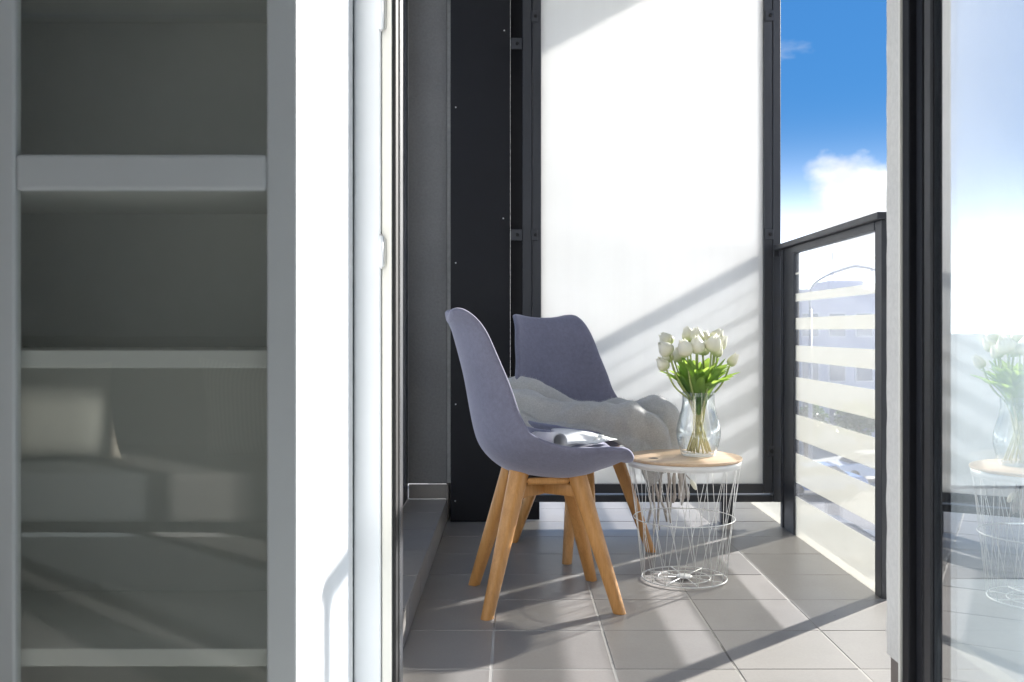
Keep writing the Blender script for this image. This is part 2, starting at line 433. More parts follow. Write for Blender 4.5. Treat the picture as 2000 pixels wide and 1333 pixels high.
panel = thing('metal_panel', 'tall black sheet metal cladding with small shiny screws beside the screen', 'metal panel', (0, 0, 0))
PY = 4.10
box('cladding_sheet', M['anthracite_sheet'], X(880, PY), X(996.3, PY), PY, PY + .30, .002, 2.556, panel, .0015, 2)
box('edge_trim', M['aluminium'], X(996.4, PY), X(997.2, PY), PY - .0008, PY + .004, .004, 2.55, panel)
for px, py in ((890, 210), (983, 427), (890, 514), (890, 790), (889, 979), (985, 760), (985, 60)):
    p = P(px, py, PY)
    bm = bmesh.new(); add_lathe(bm, [(0, .0022), (.0022, .0018), (.0034, 0)], 12)
    bmesh.ops.rotate(bm, verts=bm.verts, cent=(0, 0, 0), matrix=Matrix.Rotation(R(90), 3, 'X'))
    o = from_bm('screw', bm, M['steel_screw'], panel, True); o.location = (p.x, PY - .0002, p.z)

box('gap_backing', M['anthracite_sheet'], X(996.3, PY) + .001, .120, PY + .045, PY + .065, .002, 2.556, panel, .001, 1)  # dark sheet added behind the gap to shut out the sky

side = thing('side_window', 'dark framed glazing along the left above the tiled step', 'window', (0, 0, 0))
box('frame_post', M['anthracite'], -.52, -.4515, 4.04, 4.123, SZ + .002, 2.556, side, .002, 1)
box('frame_post', M['anthracite'], -.52, -.4515, 2.05, 2.13, SZ + .002, 2.556, side, .002, 1)
box('frame_post', M['anthracite'], -.52, -.4515, 3.05, 3.12, SZ + .074, 2.50, side, .002, 1)
box('sill_rail', M['anthracite'], -.52, -.4515, 2.132, 4.038, SZ + .002, SZ + .072, side, .002, 1)
box('head_rail', M['anthracite'], -.52, -.4515, 2.132, 4.038, 2.502, 2.556, side, .002, 1)
box('bright_seal', M['seal_mid'], -.4513, -.4495, 4.117, 4.124, SZ + .07, 2.55, side)
box('pane', M['clear_glass'], -.492, -.486, 2.132, 4.038, SZ + .074, 2.50, side)
box('sill_seal', M['cream_plastic'], -.4512, -.4485, 2.14, 4.12, SZ + .0008, SZ + .0048, side)

# ------------------------------------------------------------------ privacy screen
GY = 4.07
scr = thing('privacy_screen', 'tall frosted white privacy screen in a double black metal frame', 'privacy screen', (X(1290, GY), GY, 0))
def sb(name, px0, px1, y0, y1, z0, z1, m='anthracite', bev=.0015):
    o = box(name, M[m], X(px0, GY), X(px1, GY), y0, y1, z0, z1, None, bev, 1)
    o.parent = scr; o.matrix_parent_inverse = Matrix.Translation(-Vector(scr.location)); return o
TOP = 2.50
sb('frosted_pane', 1054.5, 1492.5, GY + .006, GY + .012, Z(947, GY), TOP - .03, 'screen', 0)
sb('inner_stile', 1039.5, 1056.5, GY - .012, GY + .03, Z(963, GY), TOP)
sb('inner_stile', 1490.5, 1507.3, GY - .012, GY + .03, Z(963, GY), TOP)
sb('inner_rail', 1056.7, 1490.3, GY - .012, GY + .03, Z(963, GY), Z(945.5, GY))
sb('inner_rail', 1056.7, 1490.3, GY - .012, GY + .03, TOP - .04, TOP - .0005)
sb('outer_post', 1021, 1037.3, GY - .014, GY + .04, Z(980, GY), TOP + .05)
sb('outer_post', 1508.3, 1523.0, GY - .014, GY + .04, Z(980, GY), TOP + .05)
sb('outer_rail', 1037.5, 1508.1, GY - .014, GY + .04, Z(980, GY), Z(966.8, GY))
sb('outer_rail', 1037.5, 1508.1, GY - .014, GY + .04, TOP + .012, TOP + .05)
sb('foot', 1409, 1432.5, GY - .005, GY + .035, .001, Z(980.3, GY))
for px, py, w in ((1500.5, 33, 16), (1500.5, 459, 16), (1503, 880, 13), (1044, 35, 13), (1044, 460, 13), (1008.5, 88, 21), (1008.5, 460, 22)):
    c = P(px, py, GY)
    o = sb('clamp_plate', px - w / 2, px + w / 2, GY - .0205, GY - .0145, c.z - .024, c.z + .024, 'anthracite', .002)
    bm = bmesh.new(); add_lathe(bm, [(0, .006), (.006, .006), (.0075, .004), (.0075, 0)], 14)
    bmesh.ops.rotate(bm, verts=bm.verts, cent=(0, 0, 0), matrix=Matrix.Rotation(R(90), 3, 'X'))
    s = from_bm('clamp_bolt', bm, M['black_gasket'], o, True)
    s.parent = o; s.location = (c.x + .004, GY - .0206, c.z)

# ------------------------------------------------------------------ railing with striped glass
rail = thing('balcony_railing', 'dark metal balcony railing with cream striped glass panels', 'railing', (XR, 2.925, 0))
RI = Matrix.Translation(-Vector(rail.location))
def rp(o, par=None):
    o.parent = par or rail
    if par is None: o.matrix_parent_inverse = RI
    return o
rp(box('handrail', M['anthracite'], 1.118, 1.178, 2.905, 7.1, 1.168, 1.190, None, .003, 2))
rp(box('glazing_channel', M['anthracite'], 1.136, 1.162, 2.98, 3.848, 1.141, 1.1675, None, .001, 1))
rp(box('glazing_channel', M['anthracite'], 1.136, 1.162, 4.022, 7.1, 1.141, 1.1675, None, .001, 1))
rp(box('end_post', M['anthracite'], 1.138, 1.168, 2.925, 2.979, -.06, 1.1675, None, .0015, 1))
rp(box('flat_post', M['anthracite'], 1.141, 1.165, 3.849, 3.985, -.06, 1.1675, None, .0015, 1))
rp(box('flat_post', M['anthracite'], 1.136, 1.170, 3.990, 4.020, -.06, 1.1675, None, .0015, 1))
rp(box('flat_post', M['anthracite'], 1.141, 1.165, 5.60, 5.72, -.06, 1.1675, None, .0015, 1))
rp(box('wall_bracket', M['anthracite'], X(1508.5, GY), 1.150, GY - .021, GY - .0145, Z(503, GY), Z(479, GY), None, .001, 1))
bands = [(-.06, .157), (.213, .332), (.388, .488), (.546, .639), (.703, .767), (.831, .878), (.944, .976), (1.053, 1.061)]
for y0, y1 in ((2.981, 3.847), (4.021, 5.598), (5.722, 7.1)):
    g = rp(box('glass_pane', M['rail_glass'], 1.150, 1.157, y0, y1, -.06, 1.142))
    for a, b in bands:
        rp(box('film_stripe', M['film'], 1.1472, 1.1492, y0 + .004, y1 - .0005, a, b), g)
clear = tag(box('clear_balustrade', M['clear_glass'], 1.150, 1.160, 2.16, 2.90, -.06, .985), 'frameless clear glass balustrade between railing and pale wall', 'balustrade')

# ------------------------------------------------------------------ house front: right reveal, frames, glazed leaf
JX = .829
rw = thing('wall_reveal', 'pale grey rendered wall edge beside the black door frame', 'wall', (JX, 2.05, 0))
rm = Matrix.Translation(-Vector(rw.location))
def pr(o, par, mi):                          # world-space geometry under an Empty (mi undoes its place) or under one of its parts
    o.parent = par
    if par.parent is None: o.matrix_parent_inverse = mi
    return o
bm = bmesh.new()                             # slightly wavy rendered corner
add_box(bm, JX, .92, 2.030, 2.104, .1105, 2.558, .0025, 2)
bmesh.ops.subdivide_edges(bm, edges=[e for e in bm.edges if e.calc_length() > 1], cuts=160, use_grid_fill=True)
for v in bm.verts:
    if v.co.z < 2.5 and v.co.z > .115: v.co.x += .0016 * mnoise.noise(Vector((v.co.y * 9, 3.1, v.co.z * 21))); v.co.y += .0022 * mnoise.noise(Vector((v.co.x * 7, 1.7, v.co.z * 26)))
pr(from_bm('render_coat', bm, M['stucco_pale']), rw, rm)
pr(box('skirting_tile', simple('brown_tile', (.16, .135, .125), .4), JX + .009, .919, 2.030, 2.101, -.002, .110), rw, rm)

fr = thing('door_frame', 'black aluminium outer frame at the right side of the opening', 'door frame', (.79, 1.95, 0))
fm = Matrix.Translation(-Vector(fr.location))
pr(box('cover_strip', M['cream_plastic'], .8245, .90, 2.019, 2.0285, .0, 2.5, None, .001, 1), fr, fm)
pr(box('jamb', M['anthracite_sheet'], .829, .905, 1.985, 2.0185, .0, 2.5, None, .003, 2), fr, fm)
pr(box('jamb_lip', M['anthracite_sheet'], .843, .905, 1.955, 1.9845, .0, 2.5, None, .003, 2), fr, fm)

# the open leaf: runs from its jamb towards the room, its coated pane mirrors the balcony
A0 = Vector((1.0945, 3.053, 0)); DIR = Vector((.2445, .9697, 0)).normalized(); NRM = Vector((-DIR.y, DIR.x, 0))
leaf = thing('glass_door', 'open balcony door leaf whose large pane mirrors table and flowers', 'door', (0, 0, 0))
s_far = (1.665 - A0.y) / DIR.y
far = A0 + DIR * s_far
leaf.location = far; leaf.rotation_euler = (0, 0, math.atan2(DIR.y, DIR.x))     # local +x points along the leaf away from the viewer
LW = .86
def lf(name, m, x0, x1, y0, y1, z0, z1, bev=.002): return box(name, M[m], x0, x1, y0, y1, z0, z1, leaf, bev, 1)
lf('stile', 'anthracite_sheet', 0.0, .066, -.011, .010, .03, 2.44, .004)
lf('stile_cover', 'anthracite_sheet', .069, .13, -.030, -.002, .03, 2.44, .003)
lf('stile', 'anthracite_sheet', -LW - .066, -LW, -.035, .010, .03, 2.44, .004)
lf('bottom_rail', 'anthracite_sheet', -LW + .0005, -.0005, -.035, .010, .03, .095)
lf('top_rail', 'anthracite_sheet', -LW + .0005, -.0005, -.035, .010, 2.375, 2.44)
pane = lf('coated_pane', 'mirror_glass', -LW + .001, -.001, -.006, 0.0, .096, 2.374, 0)
pane.data.materials.append(M['clear_glass'])
for p in pane.data.polygons:
    p.material_index = 0 if p.normal.y > .5 else 1
lf('glazing_bead', 'anthracite', -.0035, -.0012, .0005, .004, .10, 2.37, 0)

# left jamb with hinges
lj = thing('door_jamb', 'white door jamb with metal hinges beside the bright cabinet side', 'door frame', (-.27, 1.90, 0))
lm = Matrix.Translation(-Vector(lj.location))
JY = 1.905
pr(box('white_lining', M['white_plastic'], X(690.5, JY), X(744, JY), JY, JY + .09, 0, 2.5, None, .004, 2), lj, lm)
pr(box('cream_stile', M['cream_plastic'], X(746, JY), X(765, JY), JY + .002, JY + .09, 0, 2.5, None, .0015, 2), lj, lm)
pr(box('black_rebate', M['black_gasket'], X(765.3, JY), X(772.5, JY), JY + .006, JY + .05, 0, 2.5, None, .001, 1), lj, lm)
pr(box('outer_frame', M['anthracite'], X(765.3, JY), X(773, JY) + .003, JY + .052, JY + .10, 0, 2.5, None, .002, 1), lj, lm)
pr(box('bright_gasket', M['seal_mid'], X(774.2, JY), X(775.6, JY), JY + .049, JY + .0515, 0, 2.5), lj, lm)
bm = bmesh.new(); r9 = random.Random(3); zz = 0.0  # dark ragged strip stands in for the dark gap beside the cabinet
while zz < 2.5:
    h_ = r9.uniform(.004, .02); add_box(bm, X(687.0, JY) - r9.uniform(0, .0015), X(690.2, JY), JY - .002 - r9.uniform(0, .002), JY + .01, zz, zz + h_); zz += h_ + .0003
pr(from_bm('dark_gap_strip', bm, simple('gap_strip_grey', (.10, .12, .14), .9, 0, .1, .3, 60)), lj, lm)
for py0, py1 in ((-6, 60), (462, 522)):
    z0, z1 = Z(py1, JY), Z(py0, JY)
    h = pr(tube('hinge', M['white_plastic'], [(X(745, JY), JY - .007, z0), (X(745, JY), JY - .007, z1)], .0058, 12), lj, lm)
    pr(box('hinge_plate', M['cream_plastic'], X(748, JY), X(754, JY), JY - .003, JY + .0015, z0 + .003, z1 - .003, None, .001, 1), h, lm)
    pr(tube('hinge_pin', M['aluminium'], [(X(745, JY), JY - .007, z0 - .004), (X(745, JY), JY - .007, z1 + .004)], .0032, 10), h, lm)

# ------------------------------------------------------------------ the room round the camera
rf = box('room_floor', simple('pale_resin_floor', (.72, .73, .74), .45, 0, .4, .03, 2), -3.4, 2.3, -2.4, 2.02, -.25, -.001); tag(rf, kind='structure')
rc = box('room_ceiling', M['wall_white'], -3.4, 2.3, -2.4, 2.10, 2.563, 2.8); tag(rc, kind='structure')
def wall(label, x0, x1, y0, y1, z0=0, z1=2.56):
    return tag(box('room_wall', M['wall_white'], x0, x1, y0, y1, z0, z1), label, 'wall')
wall('white room wall behind the left glazed cabinet', -3.398, X(690.5, JY) - .001, 1.86, 2.0)
wall('long white room wall at the far left end', -3.52, -3.4005, -2.4, 2.0)
wall('white room wall behind the sofa', -3.4, 2.3, -2.52, -2.4005)
wall('white room wall on the right side of the room', 2.3005, 2.42, -2.4, 2.0)
wall('white wall over the door opening', X(690.5, JY), 2.3, 1.905, 2.09, 2.503, 2.5605)
wall('white end of wall right of the second opening', 2.2, 2.3, 1.88, 2.0, 0, 2.502)

# glazed cabinet on the left
CY = 1.40
cab = thing('display_cabinet', 'white display cabinet with a glazed door and bare shelves at the left', 'cabinet', (-.55, 1.6, 0))
cm = Matrix.Translation(-Vector(cab.location))
cx0, cx1 = -.790, X(580, CY)
def cb(name, m, x0, x1, y0, y1, z0, z1, par=None, bev=.0015): return pr(box(name, M[m], x0, x1, y0, y1, z0, z1, None, bev, 2), par or cab, cm)
cb('side_panel', 'white_plastic', cx1 - .018, cx1 - .0005, CY + .026, 1.855, .002, 2.3)
cb('side_panel', 'white_lacquer', -1.40, -1.382, CY + .026, 1.855, .002, 2.3)
cb('back_panel', 'cabinet_inside', -1.3815, cx1 - .0185, 1.752, 1.766, .002, 2.3, None, 0)
for z1 in (.064, .346, .796, 1.068, 1.42, 1.78, 2.299):
    cb('shelf', 'cabinet_inside', -1.3815, cx1 - .0185, 1.432, 1.7515, z1 - .027, z1)
door = thing('cabinet_door', None, None); door.parent = cab; door.matrix_parent_inverse = cm
def cd(name, m, x0, x1, z0, z1, y0=CY, y1=CY + .022, bev=.004): return pr(box(name, M[m], x0, x1, y0, y1, z0, z1, None, bev, 3), door, cm)
gx0, gx1 = X(28, CY), X(520, CY)
cd('stile', 'white_lacquer', gx1, cx1, .01, 2.29)
cd('stile', 'white_lacquer', cx0 + .003, gx0, .01, 2.29)
cd('rail', 'white_lacquer', gx0 + .0003, gx1 - .0003, Z(372, CY), Z(301, CY), CY + .001, CY + .0215, .006)
cd('rail', 'white_lacquer', gx0 + .0003, gx1 - .0003, .01, .075, CY + .001, CY + .0215)
cd('rail', 'white_lacquer', gx0 + .0003, gx1 - .0003, 2.21, 2.29, CY + .001, CY + .0215)
cd('glass', 'cabinet_glass', gx0 - .004, gx1 + .004, .07, 2.215, CY + .009, CY + .012, 0)
pr(box('cabinet_door', M['white_lacquer'], -1.398, cx0 + .001, CY, CY + .022, .01, 2.29, None, .004, 2), cab, cm)

dimming_mat = tag(box('dimming_mat', simple('dimming_grey', (.19, .188, .185), .95, 0, .05, .15, 40, .5, 200), -3.0, -.36, -.93, 1.32, 0, .012, None, .004, 1), 'added grey floor mat dimming sun patches before the cabinet', 'dimming_mat')  # added to dim the sun patches that the cabinet glass mirrors
# sofa and cushions behind the camera: they show mirrored in the cabinet glass
fab = simple('sofa_fabric', (.20, .20, .197), .9, 0, .1, .08, 30, .3, 300)
sofa = thing('sofa', 'low grey fabric sofa mirrored in the cabinet glass', 'sofa', (-1.5, -1.45, 0))
sm = Matrix.Translation(-Vector(sofa.location))
pr(box('seat_base', fab, -2.75, -.35, -1.95, -.95, .06, .258, None, .03, 4), sofa, sm)
bm = bmesh.new(); rows = []
for i in range(41):
    x = -2.75 + 2.4 * i / 40; top = .80 + .018 * mnoise.noise(Vector((x * 4, 1, 0))) + (.045 * math.exp(-((x + .98) / .09) ** 2))
    rows.append([(x, -1.72, .30), (x, -1.70, top - .04), (x, -1.76, top), (x, -1.88, top - .01), (x, -1.95, top - .05), (x, -1.95, .06)])
add_grid(bm, rows); o = from_bm('backrest', bm, fab, None, True); pr(o, sofa, sm)
for xx in (-2.6, -.5):
    for yy in (-1.85, -1.05): pr(box('foot', M['leg_wood'], xx - .03, xx + .03, yy - .03, yy + .03, .001, .061), sofa, sm)
def cushion(name, label, m, w, h, loc, rot):
    bm = bmesh.new(); n = 14
    for sgn in (1, -1):
        rows = []
        for i in range(n + 1):
            a = -1 + 2 * i / n; r = []
            for j in range(n + 1):
                b = -1 + 2 * j / n
                px = a * w / 2 * (1 - .10 * (1 - abs(b) ** 2) * abs(a)); pz = b * h / 2 * (1 - .10 * (1 - abs(a) ** 2) * abs(b))
                t = .075 * (max(0, 1 - a ** 4) * max(0, 1 - b ** 4)) ** .7
                r.append((px, sgn * t + .004 * mnoise.noise(Vector((a * 3, b * 3, sgn))), pz + h / 2))
            rows.append(r)
        add_grid(bm, rows)
    bmesh.ops.remove_doubles(bm, verts=bm.verts, dist=.0008)
    o = from_bm(name, bm, m, None, True); o.location = loc; o.rotation_euler = rot
    return tag(o, label, 'cushion', 'cushions on the sofa')
linen = simple('beige_linen', (.72, .66, .56), .9, 0, .1, .06, 40, .3, 500)
def stripe_mat():
    t = MT('striped_cotton')
    s = t.add('ShaderNodeSeparateXYZ'); t.l.new(t.obj(), s.inputs[0])
    w = t.math('SINE', t.math('MULTIPLY', s.outputs[0], 330.0), 0)
    c = t.ramp(t.math('ADD', t.math('MULTIPLY', w, .5), .5), [(.35, (.34, .33, .31)), (.6, (.75, .73, .69))])
    return t.done(t.principled(c, .9, 0, .1))
cushion('cushion', 'plain beige cushion mirrored left in the cabinet glass', linen, .50, .45, (-1.94, -1.30, .26), (R(-14), 0, 0))
cushion('cushion', 'ribbed pale striped cushion mirrored right in the cabinet glass', stripe_mat(), .50, .46, (-1.09, -1.30, .26), (R(-14), R(2), R(4)))

# ------------------------------------------------------------------ chairs
def shell_mesh():
    prof = [(-.288, .880), (-.268, .874), (-.246, .842), (-.224, .775), (-.200, .690), (-.182, .610), (-.166, .545), (-.138, .492),
            (-.085, .462), (0, .450), (.09, .452), (.165, .462), (.225, .467), (.262, .457), (.279, .440)]
    ns, ntt = 46, 25
    ctr = catmull([(a if a < .05 else .05 + (a - .05) * .84, 0, b) for a, b in prof], ns)
    s_ = [i / (ns - 1) for i in range(ns)]
    wx = [0, .03, .07, .13, .25, .36, .46, .55, .68, .80, .88, .94, .98, 1]
    wy = [.100, .128, .142, .152, .178, .205, .226, .236, .238, .232, .218, .190, .150, .105]
    cx = [0, .08, .2, .35, .47, .55, .7, .85, .95, 1]
    cyv = [.004, .022, .048, .068, .078, .072, .044, .026, .008, .0]
    tx = [0, .06, .2, .4, .5, .58, .70, .85, .95, 1]
    ty = [.014, .016, .022, .030, .040, .050, .056, .038, .014, .006]
    inner, outer = [], []
    for i in range(ns):
        d = (ctr[min(i + 1, ns - 1)] - ctr[max(i - 1, 0)]).normalized()
        nr = Vector((-d.z, 0, d.x))
        if nr.z + nr.x < 0: nr = -nr
        s = s_[i]; w = interp(wx, wy, s); c = interp(cx, cyv, s); th = interp(tx, ty, s)
        ri, ro = [], []
        for j in range(ntt):
            t = -1 + 2 * j / (ntt - 1)
            tt = math.sin(t * math.pi / 2) * .35 + t * .65
            p = ctr[i] + Vector((0, tt * w, 0)) + nr * c * abs(tt) ** 2.3
            if i < 3: p.z += .008 * (abs(tt) ** 2) * (1 - i / 3)
            k = max(0, 1 - abs(tt) ** 2.6)
            side_n = (nr + Vector((0, -tt * abs(tt) * min(1, c * 14) * 1.1, 0))).normalized()
            ri.append(p); ro.append(p - side_n * (.019 + th * k))
        inner.append(ri); outer.append(ro)
    bm = bmesh.new()
    vi = add_grid(bm, inner); vo = add_grid(bm, outer)
    # soft rounded rim
    def loop(v): return v[0] + [r[-1] for r in v[1:]] + v[-1][-2::-1] + [r[0] for r in v[-2:0:-1]]
    a, b = loop(vi), loop(vo); n = len(a); cen = sum((x.co for x in a), Vector()) / n
    mid = []
    for k in range(n):
        p = (a[k].co + b[k].co) / 2; tg = (a[(k + 1) % n].co - a[k - 1].co).normalized(); th = (a[k].co - b[k].co).normalized()
        o = tg.cross(th).normalized()
        q = a[k]
        oth = None
        mid.append((p, o))
    # orient outwards: away from neighbouring interior vertices
    mids = []
    for k in range(n):
        p, o = mid[k]
        nb = [e.other_vert(a[k]) for e in a[k].link_edges]
        inn = [v for v in nb if v not in (a[(k + 1) % n], a[k - 1])]
        ref = (inn[0].co - a[k].co) if inn else ((a[(k + 1) % n].co + a[k - 1].co) / 2 - a[k].co)
        if o.dot(ref) > 0: o = -o
        mids.append(bm.verts.new(p + o * .0105))
    for k in range(n):
        k2 = (k + 1) % n
        bm.faces.new((a[k], a[k2], mids[k2], mids[k])); bm.faces.new((mids[k], mids[k2], b[k2], b[k]))
    bmesh.ops.recalc_face_normals(bm, faces=bm.faces)
    me = bpy.data.meshes.new('seat_shell'); bm.to_mesh(me); bm.free()
    for p in me.polygons: p.use_smooth = True
    me.materials.append(M['velvet']); return me
def leg_mesh(su, sv):
    top = Vector((su * .082, sv * .076, .425)); bot = Vector((su * .196, sv * .186, .001))
    bm = bmesh.new(); rings = []
    rad = Vector((su, sv, 0)).normalized(); tan = Vector((-rad.y, rad.x, 0))
    for k in range(9):
        f = k / 8; c = top.lerp(bot, f); a = .027 + (.0175 - .027) * f ** .9; b = .030 + (.0165 - .030) * f ** .8
        ring = []
        for q in range(20):                   # rounded outside, squarer inside
            an = 2 * math.pi * q / 20; cs, sn = math.cos(an), math.sin(an)
            e = 2.3 if cs > 0 else 5.0
            rr = 1 / (abs(cs) ** e + abs(sn) ** e) ** (1 / e)
            ring.append(bm.verts.new(c + rad * (cs * rr * a) + tan * (sn * rr * b)))
        rings.append(ring)
    for u, v in zip(rings, rings[1:]):
        for q in range(20): bm.faces.new((u[q], u[(q + 1) % 20], v[(q + 1) % 20], v[q]))
    bm.faces.new(rings[0][::-1]); bm.faces.new(rings[-1])
    bmesh.ops.recalc_face_normals(bm, faces=bm.faces)
    me = bpy.data.meshes.new('leg'); bm.to_mesh(me); bm.free(); me.materials.append(M['leg_wood'])
    return me
def bar_between(name, a, b, w, h, parent, m, bev=.004):
    a, b = Vector(a), Vector(b); d = b - a; ln = d.length
    bm = bmesh.new(); add_box(bm, -ln / 2, ln / 2, -w / 2, w / 2, -h / 2, h / 2, bev, 2)
    o = from_bm(name, bm, m, parent); o.location = (a + b) / 2; o.rotation_euler = (0, -math.atan2(d.z, math.hypot(d.x, d.y)), math.atan2(d.y, d.x))
    smooth_angle(o, 50); return o
def make_chair(label):
    t = thing('chair', label, 'chair', (0, 0, 0), 0, 'velvet chairs on the balcony')
    o = mesh_obj('seat_shell', shell_mesh(), None, t)
    sub = o.modifiers.new('smooth', 'SUBSURF'); sub.levels = 1; sub.render_levels = 1
    for su in (-1, 1):
        for sv in (-1, 1):
            l = mesh_obj('leg', leg_mesh(su, sv), None, t); smooth_angle(l, 45)
    for sv in (-1, 1):
        st = bar_between('stretcher', (-.066, sv * .088, .378), (.066, sv * .088, .378), .020, .024, t, M['leg_wood'], .009)
        for u in (-.045, .045):
            bm = bmesh.new(); add_lathe(bm, [(0, .0012), (.005, .0010), (.0062, 0)], 12)
            bmesh.ops.rotate(bm, verts=bm.verts, cent=(0, 0, 0), matrix=Matrix.Rotation(R(90 if sv < 0 else -90), 3, 'X'))
            d = from_bm('dowel', bm, M['leg_wood'], st, True); d.location = (u, sv * .0102, 0)
    bar_between('cross_brace', (-.105, -.098, .345), (.105, .098, .345), .024, .040, t, M['leg_wood'])
    bar_between('cross_brace', (-.105, .098, .3455), (.105, -.098, .3455), .0235, .0385, t, M['leg_wood'])
    bm = bmesh.new(); add_box(bm, -.10, .10, -.095, .095, .368, .396, .006, 2)
    from_bm('mounting_plate', bm, M['black_gasket'], t)
    return t
def copy_tree(o, parent=None):
    c = o.copy(); C.objects.link(c)
    if parent: c.parent = parent
    for ch in list(o.children): copy_tree(ch, c)
    return c
chair_a = make_chair('lavender grey velvet chair in front, seen side-on with a rolled magazine')
chair_b = copy_tree(chair_a); chair_b['label'] = 'lavender grey velvet chair behind, holding a rumpled grey throw'
chair_a.location = (.0955, 2.93, 0); chair_a.rotation_euler = (0, 0, R(8))
chair_b.location = (.262, 3.628, 0); chair_b.rotation_euler = (0, 0, R(-61))

# ------------------------------------------------------------------ magazine rolled on the front chair
mag = thing('magazine', 'open white magazine with one half rolled up on front seat', 'magazine', (0, 0, 0))
ca, cb_ = P(1093, 862, 2.855), P(1046, 858, 3.02)
ax = (cb_ - ca).normalized(); up = Vector((0, 0, 1)); sd = ax.cross(up).normalized()
if sd.x < 0: sd = -sd
upv = sd.cross(ax).normalized()
if upv.z < 0: upv = -upv
bm = bmesh.new(); rows = []
for k in range(60):
    a = -R(20) + k / 59 * R(690); r = .0250 - .0050 * k / 59
    pv = sd * (r * math.cos(a)) * 1.0 + upv * (r * math.sin(a))
    rows.append([ca + pv + ax * 0, ca + pv + (cb_ - ca) * .5, cb_ + pv])
add_grid(bm, rows)
cap_ = [bm.verts.new(cb_ + sd * (.0245 * math.cos(2 * math.pi * k / 20)) + upv * (.0245 * math.sin(2 * math.pi * k / 20)) - ax * .03) for k in range(20)]  # disc added at the far end to keep the roll's inside dark
bm.faces.new(cap_)
o = from_bm('rolled_pages', bm, M['paper'], mag, True)
md = o.modifiers.new('thick', 'SOLIDIFY'); md.thickness = .0014
q00, q10, q01, q11 = P(1104, 880, 2.86), P(1166, 868, 2.90), P(1076, 846, 3.03), P(1206, 857, 3.03)
for q in range(5):
    bm = bmesh.new(); rows = []
    for i in range(17):
        f = i / 16; r = []; ff = f * (1 - .07 * q)
        for j in range(7):
            g = j / 6
            b_ = q00.lerp(q10, ff).lerp(q01.lerp(q11, ff), g)
            lift = .011 * math.sin(math.pi * f ** .7) * (1 - .1 * q) + .0028 * q * (1 - f * .3) + .003 * math.sin(g * 4 + q) * f
            r.append(b_ + Vector((0, -.006 * q * f, lift)))
        rows.append(r)
    add_grid(bm, rows); o = from_bm('page', bm, M['paper'], mag, True)
    md = o.modifiers.new('thick', 'SOLIDIFY'); md.thickness = .0011

# ------------------------------------------------------------------ grey throw on the rear chair
fw = Vector((math.cos(R(-61)), math.sin(R(-61)), 0)); lt = Vector((-fw.y, fw.x, 0)); cb0 = Vector((.262, 3.628, 0))
def ch(u, v, z): return cb0 + fw * u + lt * v + Vector((0, 0, z))
throw = thing('throw_blanket', 'rumpled light grey wool throw with fringe over the rear seat', 'blanket', (0, 0, 0))
# rows from the bunch at the left of the back to the hanging end; each row from its rear edge to its front edge
rows_c = [
    [(-.205, -.215, .632), (-.165, -.235, .648), (-.10, -.25, .625), (-.04, -.262, .575), (.02, -.268, .515)],
    [(-.165, -.165, .625), (-.11, -.18, .652), (-.045, -.20, .625), (.02, -.225, .560), (.065, -.245, .500)],
    [(-.115, -.10, .588), (-.065, -.11, .612), (-.005, -.14, .590), (.06, -.18, .548), (.11, -.215, .492)],
    [(-.06, -.03, .530), (-.015, -.03, .560), (.045, -.07, .562), (.11, -.12, .540), (.155, -.165, .486)],
    [(-.02, .04, .498), (.035, .04, .540), (.095, 0, .560), (.155, -.055, .545), (.195, -.105, .480)],
    [(.03, .115, .490), (.085, .11, .540), (.145, .06, .557), (.205, .0, .535), (.245, -.06, .462)],
    [(.085, .18, .488), (.14, .175, .548), (.20, .125, .562), (.258, .05, .525), (.292, -.015, .44)],
    [(.14, .235, .490), (.20, .225, .552), (.265, .17, .558), (.312, .095, .50), (.325, .02, .405)],
    [(.20, .272, .485), (.262, .25, .535), (.312, .20, .520), (.338, .12, .44), (.337, .045, .36)],
    [(.262, .282, .44), (.305, .25, .46), (.333, .205, .43), (.345, .135, .37), (.342, .07, .31)],
    [(.30, .27, .38), (.322, .24, .385), (.338, .20, .36), (.345, .145, .31), (.342, .09, .275)],
]
nr_, nc_ = 96, 60
rws = [catmull(r, nc_) for r in rows_c]
cols = [catmull([rws[i][j] for i in range(len(rws))], nr_) for j in range(nc_)]
grid = []
